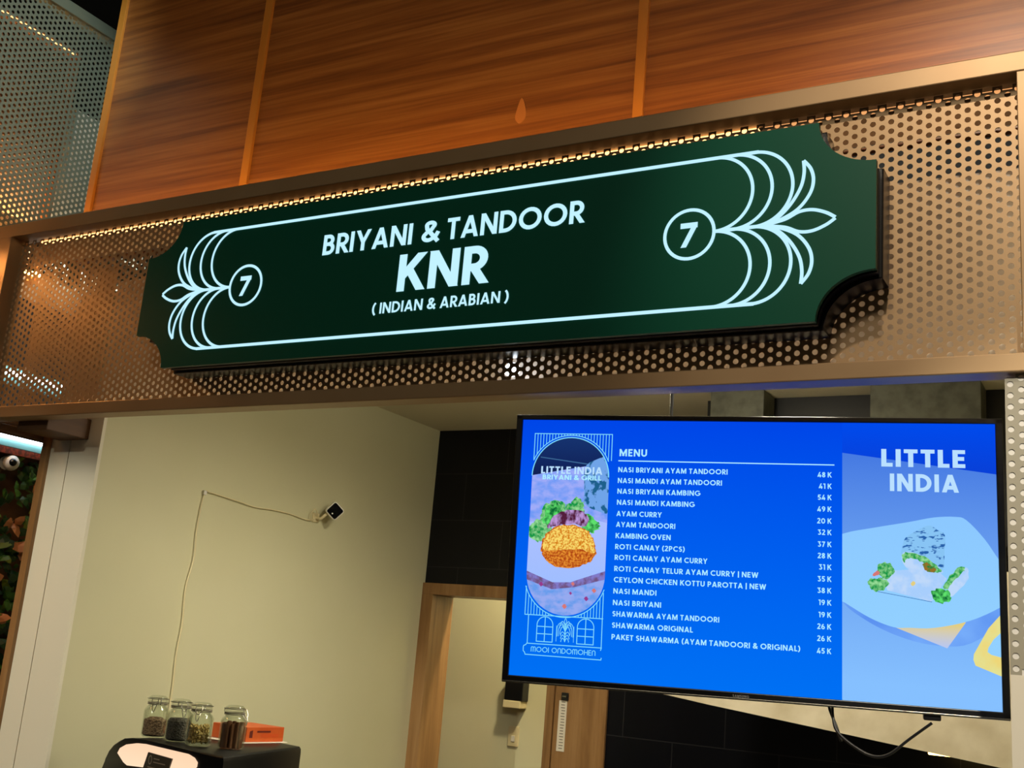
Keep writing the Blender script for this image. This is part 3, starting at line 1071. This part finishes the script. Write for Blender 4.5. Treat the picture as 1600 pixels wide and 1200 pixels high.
mb.build('plaque_emblem', scr)

# --- right picture: wraps on a plate
pic = MB()
lay = [Y0]
XD = 0.2435
rect = [(XD, -.3455), (.606, -.3455), (.606, .344), (XD, .344)]


def L2(poly, m):
    layer(poly, m, rect)


L2(rect, E_RTAB)
L2([(XD, .2655), (.6065, .218), (.6065, .35), (XD, .35)], E_RTOP)
L2(spline([(.24, -.10), (.30, -.15), (.38, -.185), (.46, -.20), (.54, -.19), (.62, -.12), (.62, -.02), (.24, -.02)], 5, True), E_SHADE)
L2([(.36, -.160), (.4862, -.2054), (.5290, -.1420), (.49, -.12), (.40, -.12)], E_BOARD)
L2(spline([(.20, .03), (.2465, .0606), (.32, .078), (.402, .0949), (.46, .108), (.5093, .1112), (.535, .104), (.575, .060), (.610, .006), (.66, -.06), (.61, -.1), (.5393, -.137), (.4579, -.1588), (.40, -.162), (.3638, -.1626), (.31, -.144), (.25, -.11), (.20, -.08)], 4, True), E_PLATE)
L2([(.6082, -.118), (.579, -.1528), (.5455, -.2150), (.5440, -.2280), (.5485, -.2414), (.62, -.2680), (.62, -.11)], E_YELL)
L2([(.6082, -.160), (.590, -.178), (.578, -.198), (.576, -.208), (.584, -.214), (.62, -.222)], E_PLATE)
L2(spline([(.3865, .010), (.387, .035), (.394, .056), (.42, .074), (.4485, .088), (.468, .078), (.485, .066), (.484, .03), (.4777, -.02), (.44, -.005)], 4, True), E_NEWS)
rr = random.Random(11)
for k in range(34):
    fx, fz = rr.uniform(.394, .478), rr.uniform(.022, .076)
    if fz < .088 - abs(fx - .448) * .65:
        L2(ribbon([(fx, fz), (fx + .005, fz + .0015 * rr.uniform(-1, 1)), (fx + .010, fz - .003)], .0014)[0], E_INK)
L2(spline([(.3845, .0133), (.40, .022), (.4367, .010), (.4772, -.020), (.472, -.028), (.44, -.026), (.404, -.0237), (.388, -.008)], 5, True), E_WRAP)
L2(blob([(.385, .012), (.40, .020), (.4367, .011), (.47, -.014), (.474, -.026), (.455, -.022), (.44, -.010), (.42, .002), (.40, .006), (.390, -.006)], .002, 4, 3), E_LETT)
L2(blob([(.432, -.008), (.445, -.004), (.462, -.018), (.458, -.026), (.440, -.024)], .0015, 4, 4), E_FILL)
L2([(.3345, -.030), (.35, -.075), (.452, -.097), (.487, -.040), (.474, -.028), (.40, -.022)], E_WRAP)
L2(ribbon([(.3276, -.0790), (.4530, -.0975)], .0012)[0], E_INK)
L2(blob([(.488, -.075), (.505, -.03), (.530, -.012), (.537, -.02), (.533, -.045), (.50, -.08)], .001, 4, 5), E_WRAP)
L2(blob([(.306, -.066), (.310, -.05), (.322, -.048), (.334, -.045), (.349, -.05), (.352, -.062), (.34, -.074), (.322, -.078)], .003, 4, 6), E_LETT)
L2(blob([(.326, -.032), (.334, -.010), (.357, -.010), (.366, -.033), (.348, -.046)], .003, 4, 7), E_LETT)
L2(blob([(.316, -.040), (.325, -.028), (.334, -.034), (.322, -.042)], .001, 4, 8), E_CHUNK)
L2(blob([(.452, -.078), (.462, -.065), (.485, -.066), (.497, -.082), (.488, -.097), (.462, -.096)], .003, 4, 9), E_LETD)
L2(blob([(.478, -.060), (.490, -.040), (.512, -.012), (.527, -.012), (.525, -.022), (.502, -.046), (.488, -.064)], .002, 4, 10), E_LETT)
L2(blob([(.404, -.056), (.411, -.050), (.416, -.056), (.41, -.062)], .001, 3, 12), E_BOARD)
YR = lay[0] - .0003
pic.build('wrap_dish_picture', scr)
mb = MB()
mb.quads(text('LITTLE', 0.3378, 0.2315, 0.0445, 0.215, width=0.197, gap=.13), YR, E_TEXT2)
mb.quads(text('INDIA', 0.3578, 0.1702, 0.0440, 0.215, width=0.161, gap=.14), YR, E_TEXT2)
mb.build('brand_lettering', scr)

# cables hanging below the television
mb = MB()
mb.tube(spline([(1.005, 0.42, 1.70), (1.008, 0.415, 1.645), (1.028, 0.41, 1.60), (1.040, 0.41, 1.565)], 6), 0.0035, BLACKP)
tag(mb.build('cable', None, True), 'short black cable end hanging straight down under the television', 'cable')
mb = MB()
mb.tube(spline([(1.012, 0.425, 1.69), (1.022, 0.40, 1.62), (1.038, 0.39, 1.585), (1.085, 0.39, 1.553), (1.125, 0.39, 1.540), (1.160, 0.39, 1.550), (1.20, 0.398, 1.586), (1.252, 0.409, 1.630)], 6), 0.0035, BLACKP)
tag(mb.build('cable', None, True), 'black cable drooping in a loop from the television to its sensor foot', 'cable')

# =================================================================== PERFORATED PILLAR (right)
pil = thing('perforated_pillar', 'white pillar with perforated upper cladding at the right edge', 'pillar', (1.60, 0.10, 0))
PX = Vector((1.60, 0.10, 0))
t = MB()
t.box(1.462, 1.90, 0.1022, 0.30, 1.7501, 2.388, WHITEB)
t.box(1.462, 1.90, 0.112, 0.30, 0, 1.75, WHITEB)
part(t, 'core', pil)
part(perforated(1.458, 1.90, 1.75, 2.40, lambda u, v, w: (u, 0.10 + w, v), mat('grey_white_sheet', (152, 146, 128), 0.5), r=0.0068), 'perforated_cladding', pil)
t = MB()
t.box(1.458, 1.90, 0.10, 0.112, 0, 1.75, mat('warm_white_panel', (214, 206, 188), 0.5))
part(t, 'lower_cladding', pil)

# =================================================================== LEFT NEIGHBOUR: perforated light box, plant wall
nb = thing('neighbour_light_box', 'grey perforated metal light box of the next stall, upper left', 'light box', (-2.30, 0.3, 3.1))
t = MB()
t.box(-2.36, -2.285, -0.8, 1.25, 4.262, 4.315, SHEETG, 0.003)
part(t, 'cap_rail', nb)
part(perforated(-0.75, 1.22, 3.08, 4.27, lambda u, v, w: (-2.30 - w, u, v), SHEETG), 'perforated_sheet', nb)
part(perforated(-0.75, 0.45, 3.08, 4.165, lambda u, v, w: (-2.40 - w, u, v), BROWNP, pu=0.0222, pv=0.0254), 'inner_perforated_sheet', nb)
t = MB()
t.box(-2.47, -2.395, -0.75, 0.47, 4.165, 4.175, BROWNP)
t.box(-2.47, -2.395, 0.45, 0.46, 3.08, 4.165, BROWNP)
part(t, 'inner_box_edge', nb)
t = MB()
t.box(-2.56, -2.55, -0.75, 1.22, 3.05, 4.0, WHITEB)
part(t, 'backing_board', nb)
t = MB()
t.box(-2.38, -2.33, -0.7, 0.44, 3.10, 3.11, E_LED2)
t.box(-2.53, -2.48, 0.5, 1.2, 3.30, 3.31, E_LED3)
t.box(-2.53, -2.48, -.7, .44, 3.30, 3.31, E_LED2)
part(t, 'led_strip', nb)
t = MB()
t.box(-2.475, -2.468, -.72, 1.22, 3.24, 3.35, WHITEB)  # added lip, hides the glowing strips behind it from the camera
part(t, 'strip_blocker', nb)
t = MB()
t.box(-2.392, -2.388, -0.7, 0.43, 4.150, 4.158, E_LED)
part(t, 'upper_led_strip', nb)

# rails tying the fascia box to the side wall
tag(MB().box(-1.93, -1.765, 0.152, 0.343, 2.362, 2.44, WOODK, 0.003).build('bracket_beam'), 'dark brown beam stub under the left end of the fascia box', 'beam')
tag(MB().box(-2.06, -2.005, 0.10, 0.42, 2.36, 2.3895, WOODK, 0.003).build('header_rail'), 'brown header rail over the opening to the plant wall', 'rail')

gw = thing('plant_wall', 'vertical garden of green and copper leaves behind the white post', 'plant wall', (-2.85, 0.3, 0.9))
t = MB()
t.box(-2.98, -2.90, -0.1, 2.4, 0.0, 2.60, WOODK)
part(t, 'backing_panel', gw)
t = MB()
t.box(-2.90, -2.86, 0.5, 0.79, 2.20, 2.44, WOODK, 0.003)
part(t, 'wooden_plaque', gw)


def leaf(mb, p, size, m, rr):
    d = Vector((rr.uniform(.1, 1), rr.uniform(-1, 1), rr.uniform(-.9, .7))).normalized()
    n = Vector((1, rr.uniform(-.5, .3), rr.uniform(-.3, .6)))
    s = d.cross(n).normalized()
    n = s.cross(d)
    w = size * rr.uniform(.28, .45)
    q = [p, p + d * size * .35 + s * w, p + d * size * .75 + s * w * .7 - n * size * .08, p + d * size - n * size * .2,
         p + d * size * .75 - s * w * .7 - n * size * .08, p + d * size * .35 - s * w, p + d * size * .45 + n * size * .09]
    mb.add([v[:] for v in q], [(0, 1, 6), (1, 2, 6), (2, 3, 6), (3, 4, 6), (4, 5, 6), (5, 0, 6)], m)


rr = random.Random(5)
fol, cop = MB(), MB()
for k in range(900):
    y, z = rr.uniform(0.45, 1.25), rr.uniform(0.95, 2.44)
    if y < 0.80 and z > 2.14:
        continue
    p = Vector((-2.90 + rr.uniform(0.0, 0.10), y, z))
    leaf(fol, p, rr.uniform(.035, .075), LEAFG[rr.choice((0, 0, 1, 1, 2))], rr)
for cy, cz in ((0.86, 2.10), (0.90, 2.02), (0.93, 1.98), (0.80, 1.83), (0.86, 1.66), (0.95, 2.22)):
    for k in range(3):
        leaf(cop, Vector((-2.80, cy + rr.uniform(-.02, .02), cz + rr.uniform(-.02, .02))), rr.uniform(.045, .075), LEAFC, rr)
o = part(fol, 'foliage', gw)
o['kind'] = 'stuff'
part(cop, 'copper_leaves', gw)

cc = thing('dome_camera', 'white ball security camera on the wooden plaque of the plant wall', 'camera', (-2.86, 0.80, 2.37))
t = MB()
t.lathe([(.001, .0), (.03, .0), (.032, .008), (.02, .012)], WHITEP, 16)
ob = t.build('mount', cc, True)
ob.rotation_euler = (0, radians(90), 0)
bm = bmesh.new()
bmesh.ops.create_uvsphere(bm, u_segments=20, v_segments=14, radius=.036, matrix=Matrix.Translation((.045, 0, 0)))
MB().frombm(bm, WHITEP).build('ball_housing', cc, True)
bm = bmesh.new()
bmesh.ops.create_uvsphere(bm, u_segments=16, v_segments=10, radius=.018, matrix=Matrix.Translation((.070, -.010, 0)))
MB().frombm(bm, BLACKG).build('lens', cc, True)

# fluorescent fittings left of the post
for nm, X, y0, y1, z, lb in (('tube_light', -2.80, 0.55, 0.985, 2.482, 'lit white tube in a teal housing above the plant wall'),
                             ('tube_light', -2.50, 0.30, 0.765, 2.697, 'lit white tube seen through the left end of the perforated fascia')):
    tl = thing(nm, lb, 'light', (X, y0, z), group=None)
    w = y1 - y0
    t = MB()
    t.box(-.03, -.002, -.25, w + .02, -.045, .030, TEAL, 0.003)
    t.build('housing', tl)
    t = MB()
    t.tube([(.012, -.22, 0), (.012, w, 0)], 0.010, E_TUBE, 10)
    t.build('tube', tl)
    if z < 2.6:
        t = MB()
        t.box(-.03, 0.0, -.25, w + .02, -.075, -.046, mat('rust_red_trim', (150, 66, 40), 0.5, noise=((60, 60, 60), (90, 40, 24), .45, .55)))
        t.build('lower_trim', tl)
    else:
        t = MB()
        t.tube([(-.016, -.15, .03), (-.016, -.15, .3)], 0.006, BLACKP)
        t.build('hanger', tl)

# =================================================================== KITCHEN
# counter carrying the machine
ct = thing('counter', 'kitchen counter under the black machine along the cream wall', 'counter', (-1.2, 0.9, 0))
t = MB()
t.box(-1.69, -0.62, 0.38, 2.0, 0.0, 0.90, WOODD, 0.003)
part(t, 'cabinet_body', ct)
t = MB()
t.box(-1.695, -0.58, 0.365, 2.02, 0.90, 0.95, BLACKP, 0.004)
part(t, 'worktop', ct)

# black machine with lit peach panel; local x along its front, y into its depth
MZ = 1.328
k9 = 0.93
mc = thing('drinks_machine', 'black machine with a lit peach panel and rounded shoulder', 'machine', (-1.348, 0.3815, 0.95), radians(-12.5))
mh = MZ - 0.95
prof = [(-.150, 0.0), (-.154, .20), (-.150, .255), (-.142, .290), (-.125, .318), (-.100, .340), (-.068, .357), (-.03, .368), (.02, .375), (.09, mh), (.545, mh), (.556, mh - .006), (.560, mh - .02), (.560, 0.0)]
MB().prism(prof, 0.0, 0.50, mat('machine_black', (9, 10, 10), 0.38, spec=0.35), 0.008).build('body', mc, True)
for v in mc.children[0].data.vertices:
    v.co.x -= 0.506 * v.co.y * (v.co.x + 0.154) / 0.714
pts = [(-.052, .300), (-.040, .318), (-.005, .333), (.06, .344), (.11, .347), (.37, .345), (.405, .338), (.425, .326), (.424, .312), (.405, .297), (.36, .288), (.02, .268), (-.005, .275)]
pts = [(x, z + .018) for x, z in pts]
MB().prism(pts, -0.008, -0.0005, E_PANEL, 0.002).build('lit_panel', mc)
mb = MB()
mb.prism([(.125, .272), (.150, .344), (.295, .340), (.272, .272)], -0.014, -0.0085, mat('display_grey', (96, 92, 82), 0.4), 0.001)
o = mb.build('display', mc)
mb = MB()
for q in (arc(.170, .322, .009, .013, 0, 345, 16),):
    mb.quads(ribbon(q, .003, True), -.0143, PAPER)
for x0, x1, z in ((.190, .225, .328), (.190, .262, .317), (.160, .262, .299), (.155, .26, .288)):
    mb.quads(ribbon([(x0, z), (x1, z)], .003), -.0143, PAPER)
mb.build('display_marks', o)
MB().box(.225, .228, -.002, .004, .20, .204, WHITEP).build('indicator', mc)

# glass jars on the machine
JG = 'clip-top spice jars on the black machine'
jr, jh = 0.043, 0.100


def make_jar():
    j = thing('glass_jar', '', 'jar', (0, 0, 0), group=JG)
    pr = [(.0005, .0), (.036, .0), (jr, .006), (jr, jh - .012), (.038, jh - .002), (.0315, jh + .004), (.0315, jh + .013),
          (.0285, jh + .013), (.0285, jh + .003), (.035, jh - .005), (jr - .0025, jh - .014), (jr - .0025, .008), (.034, .0035), (.0005, .0035)]
    mb = MB()
    mb.lathe(pr, GLASS, 28, caps=(False, False))
    mb.build('body', j, True)
    mb = MB()
    mb.lathe([(.0005, jh + .0165), (.034, jh + .0165), (.0345, jh + .024), (.031, jh + .033), (.024, jh + .038), (.0005, jh + .040)], GLASS, 28, caps=(False, False))
    mb.build('lid', j, True)
    mb = MB()
    mb.lathe([(.029, jh + .0132), (.0345, jh + .0132), (.0345, jh + .0164), (.029, jh + .0164), (.029, jh + .0132)], RUBBER, 24, caps=(False, False))
    mb.build('rubber_seal', j, True)
    mb = MB()
    mb.tube([(.034 * cos(a), .034 * sin(a), jh + .010) for a in [2 * pi * k / 24 for k in range(25)]], .0014, WIRE, 6)
    mb.tube([(.036 * cos(a), .036 * sin(a), jh + .028) for a in [2 * pi * k / 24 for k in range(25)]], .0014, WIRE, 6)
    mb.tube(spline([(.035, -.006, jh + .01), (.047, -.006, jh - .004), (.048, 0, jh - .020), (.047, .006, jh - .004), (.035, .006, jh + .01)], 5), .0014, WIRE, 6)
    mb.tube(spline([(.036, -.01, jh + .028), (.044, -.01, jh + .012), (.046, 0, jh + .002), (.044, .01, jh + .012), (.036, .01, jh + .028)], 5), .0014, WIRE, 6)
    mb.tube([(-.035, 0, jh + .010), (-.042, 0, jh + .02), (-.036, 0, jh + .028)], .0018, WIRE, 6)
    mb.build('wire_clasp', j, True)
    return j


def copy_tree(o):
    c = o.copy()
    COL.objects.link(c)
    for ch in o.children:
        d = ch.copy()
        COL.objects.link(d)
        d.parent = c
    return c


proto = make_jar()
JP = [(-1.312, .452, radians(150), 'glass jar of brown cloves, leftmost of the jars on the black machine'),
      (-1.180, .432, radians(-30), 'glass jar of fine grey seeds, second from the left on the black machine'),
      (-1.056, .402, radians(-60), 'glass jar of pale knobbly pods beside the orange carton'),
      (-0.952, .448, radians(10), 'glass jar of cinnamon sticks, rightmost jar on the black machine')]
jars = []
for i, (x, y, a, lb) in enumerate(JP):
    j = proto if i == 0 else copy_tree(proto)
    j.location = (x, y, MZ + .0006)
    j.rotation_euler = (0, 0, a)
    j['label'] = lb
    jars.append(j)
JZ = MZ + .0006


def fill(name, x, y, h, m, lb, seed):
    r0 = random.Random(seed)
    mb = MB()
    R = jr - .0036
    n = 28
    prof = [(.0005, .0042), (R - .008, .0042), (R, .010), (R, h - .006)]
    for kk in range(1, 5):
        prof.append((R * (1 - kk / 4.2), h + r0.uniform(-.004, .004)))
    prof.append((.0005, h))
    mb.lathe(prof, m, n, caps=(False, False))
    o = mb.build(name, None, True)
    o.location = (x, y, JZ)
    return tag(o, lb, 'spice', kind='stuff')


fill('cloves', JP[0][0], JP[0][1], .064, CLOVE, 'brown cloves filling the leftmost glass jar', 1)
fill('seeds', JP[1][0], JP[1][1], .072, SEED, 'fine grey seeds filling the second glass jar', 2)
mb = MB()
r0 = random.Random(3)
R = jr - .0036
for kk in range(330):
    a, rad, z = r0.uniform(0, 2 * pi), (R - .007) * math.sqrt(r0.uniform(.25, 1)), r0.uniform(.011, .066)
    bm = bmesh.new()
    bmesh.ops.create_icosphere(bm, subdivisions=1, radius=1.0)
    mx = Matrix.Translation((rad * cos(a), rad * sin(a), z)) @ Matrix.Rotation(r0.uniform(0, 6), 4, 'Z') @ Matrix.Rotation(r0.uniform(0, 6), 4, 'X') @ Matrix.Diagonal((.0035, .0035, .0068, 1))
    mb.frombm(bm, CARDA, mx)
o = mb.build('pods', None, True)
o.location = (JP[2][0], JP[2][1], JZ)
tag(o, 'pale knobbly pods filling the third glass jar', 'spice', kind='stuff')
# cinnamon sticks, each one a stick
mb = MB()
sp = []
for kk in range(34):
    a = -2.4 * pi + 4.8 * pi * kk / 33
    rr_ = .0028 + .0030 * abs(kk - 16.5) / 16.5
    sp.append((rr_ * cos(a) + (.0016 if kk > 16 else -.0016), rr_ * sin(a)))
qs = ribbon(sp, .0013)
for q in qs:
    bm = bmesh.new()
    a_ = [bm.verts.new((p[0], p[1], 0)) for p in q]
    b_ = [bm.verts.new((p[0], p[1], .080)) for p in q]
    bm.faces.new(a_)
    bm.faces.new(list(reversed(b_)))
    for i in range(4):
        bm.faces.new((a_[i], b_[i], b_[(i + 1) % 4], a_[(i + 1) % 4]))
    mb.frombm(bm, CINNA)
st = mb.build('cinnamon_stick')
spots = [(0, 0)] + [(.0155 * cos(2 * pi * k / 6), .0155 * sin(2 * pi * k / 6)) for k in range(6)] + [(.0300 * cos(2 * pi * (k + .3) / 12), .0300 * sin(2 * pi * (k + .3) / 12)) for k in range(12)]
r0 = random.Random(4)
for i, (x, y) in enumerate(spots):
    o = st if i == 0 else st.copy()
    if i:
        COL.objects.link(o)
    o.location = (JP[3][0] + x, JP[3][1] + y, JZ + .0042)
    s = r0.uniform(.86, 1.06)
    o.scale = (1, 1, s)
    o.rotation_euler = (0, 0, r0.uniform(0, 6))
    tag(o, 'brown cinnamon stick standing in the rightmost glass jar', 'cinnamon stick', 'cinnamon sticks in the rightmost jar')

cb = thing('carton', 'flat orange carton lying behind the jars on the black machine', 'box', (-1.085, .667, MZ + .0030), radians(-6))
MB().box(-.18, 0, 0, .18, 0, .050, ORANGE, .001).build('body', cb)
mb = MB()
mb.add([(.0006, .05, .038), (.0006, .115, .038), (.0006, .115, .032), (.0006, .05, .032)], [(0, 1, 2, 3)], REDDARK)
mb.add([(.0006, .015, .036), (.0006, .030, .040), (.0006, .030, .014), (.0006, .015, .014)], [(0, 1, 2, 3)], REDDARK)
mb.add([(.0006, .07, .027), (.0006, .155, .027), (.0006, .155, .016), (.0006, .07, .016)], [(0, 1, 2, 3)], mat('dull_orange_print', (190, 70, 16), 0.5))
mb.build('print', cb)
o = MB().box(-.21, .015, -.05, .19, 0, .002, PAPER).build('paper_sheet')
o.location = (-1.085, .667, MZ + .0004)
o.rotation_euler = (0, 0, radians(-6))
tag(o, 'pale paper sheet under the orange carton on the machine', 'paper')

# security camera on the cream wall
sc = thing('security_camera', 'small white cube camera with black face on the cream side wall', 'camera', (-1.70, 1.64, 2.255))
mb = MB()
mb.box(0, .008, -.022, .022, -.022, .022, CREAMP, .003)
mb.build('wall_plate', sc)
mb = MB()
mb.tube(spline([(.006, 0, 0), (.03, .004, -.004), (.045, .012, .012), (.052, .025, .026)], 5), .007, CREAMP, 10)
mb.build('arm', sc, True)
cpos = Vector((.075, .045, .040))
fd = (CAM + Vector((0.6, 0.4, -0.2)) - (Vector(sc.location) + cpos)).normalized()
q = fd.to_track_quat('-Y', 'Z').to_matrix().to_4x4()
CM = Matrix.Translation(cpos) @ q @ Matrix.Rotation(radians(41), 4, 'Y')
mb = MB()
rc = [(x + .021 * a, z + .021 * b) for a, b, st in ((1, 1, 0), (-1, 1, 90), (-1, -1, 180), (1, -1, 270)) for x, z in arc(0, 0, .012, .012, st, st + 90, 5)]
mb.prism(rc, -.0205, .025, WHITEP, .002, CM)
mb.build('housing', sc, True)
mb = MB()
rc = [(x + .020 * a, z + .020 * b) for a, b, st in ((1, 1, 0), (-1, 1, 90), (-1, -1, 180), (1, -1, 270)) for x, z in arc(0, 0, .009, .009, st, st + 90, 5)]
mb.prism(rc, -.0215, -.018, BLACKG, 0, CM)
mb.build('face_glass', sc)
mb = MB()
mb.box(-.003, .003, -.0222, -.0212, -.020, -.014, WHITEP, 0, CM)
mb.build('indicator', sc)
mb = MB()
pts = [(-1.690, 1.645, 2.262), (-1.688, 1.605, 2.240), (-1.693, 1.56, 2.236), (-1.694, 1.45, 2.245), (-1.692, 1.34, 2.246), (-1.693, 1.22, 2.240), (-1.690, 1.12, 2.248), (-1.693, 1.02, 2.254),
       (-1.692, .94, 2.258), (-1.692, .906, 2.250), (-1.692, .893, 2.10), (-1.690, .899, 1.98), (-1.693, .880, 1.86), (-1.691, .889, 1.72), (-1.692, .882, 1.60), (-1.692, .889, 1.45), (-1.692, .885, 1.20), (-1.692, .885, .96)]
mb.tube(spline(pts, 5), .0023, CREAMP, 8)
mb.tube(spline([(-1.690, 1.650, 2.25), (-1.675, 1.622, 2.275), (-1.672, 1.598, 2.290), (-1.680, 1.585, 2.262), (-1.688, 1.60, 2.236)], 5), .0023, CREAMP, 8)
tag(mb.build('cable', None, True), 'white cable running from the cube camera down the cream wall', 'cable')
mb = MB()
mb.box(-1.699, -1.686, .898, .914, 2.244, 2.262, WHITEP, .002)
tag(mb.build('cable_clip'), 'small clip at the corner of the white wall cable', 'clip')

# things on the corridor wall and the door panel
dv = thing('dispenser', 'black and white wall dispenser seen under the television through the doorway', 'dispenser', (-1.657, 3.70, 1.41))
MB().box(-.062, .062, -.08, 0, 0.034, .19, BLACKP, .006).build('cover', dv)
MB().box(-.066, .052, -.085, 0, -.010, .033, CREAMP, .004).build('tray', dv)
sw = thing('light_switch', 'cream light switch on the wall inside the doorway', 'switch', (-1.675, 3.70, 1.235))
MB().box(-.036, .036, -.008, 0, -.058, .058, CREAMP, .002).build('plate', sw)
MB().box(-.012, .012, -.012, -.008, -.030, .004, WHITEP, .001).build('rocker', sw)
nt_ = thing('notice_strip', 'narrow white printed strip on the oak panel right of the doorway', 'notice', (-0.815, 2.605, 1.40))
MB().box(-.021, .021, -.003, 0, -.125, .112, PAPER).build('paper', nt_)
mb = MB()
r0 = random.Random(9)
for kk in range(17):
    z = .105 - kk * .0135
    mb.quads(ribbon([(-.010 + r0.uniform(0, .004), z), (.014 - r0.uniform(0, .004), z)], .004), -.0034, GREYINK)
mb.build('print', nt_)
lk = thing('door_lock', 'small black lock above the printed strip on the oak panel', 'lock', (-0.805, 2.605, 1.532))
MB().box(-.018, .018, -.012, 0, -.018, .018, BLACKP, .002).build('body', lk)
MB().box(-.010, .012, -.020, -.012, -.004, .004, CHROME, .001).build('latch', lk)

# extraction hood behind the television
hd = thing('extraction_hood', 'stainless steel extraction hood behind and below the television', 'hood', (0.6, 2.2, 1.5))
t = MB()
t.prism([(-.06, 1.600), (.13, 1.578), (.58, 1.530), (.98, 1.487), (1.25, 1.458), (1.90, 1.40), (1.90, 2.15), (-.06, 2.15)], 2.0, 2.02, STEEL, .003)
part(t, 'front_panel', hd)
t = MB()
t.box(-.06, 1.90, 2.02, 2.60, 2.10, 2.15, STEEL, .003)
part(t, 'top_panel', hd)
t = MB()
t.box(.93, 1.12, 2.28, 2.32, 1.465, 1.485, E_LAMP, .004)
part(t, 'lamp', hd)
ov = MB()
ov.box(0.02, 1.40, 2.16, 2.60, 2.26, 2.878, BLACKP)
tag(ov.build('black_plenum'), 'black box under the kitchen ceiling above the television', 'duct')
for x0, x1, lb in ((.09, .325, 'dull grey steel duct left of centre above the television'), (.76, 1.175, 'wider dull grey steel duct above the right of the television')):
    d = MB()
    d.box(x0, x1, 2.0, 2.155, 2.26, 2.878, DUCT, .003)
    tag(d.build('exhaust_duct'), lb, 'duct', 'grey ducts above the television')
tag(MB().tube([(.476, .60, 2.10), (.476, .60, 2.879)], .0055, BLACKP).build('ceiling_rod', None, True), 'thin dark rod hanging from the kitchen ceiling above the television', 'rod')
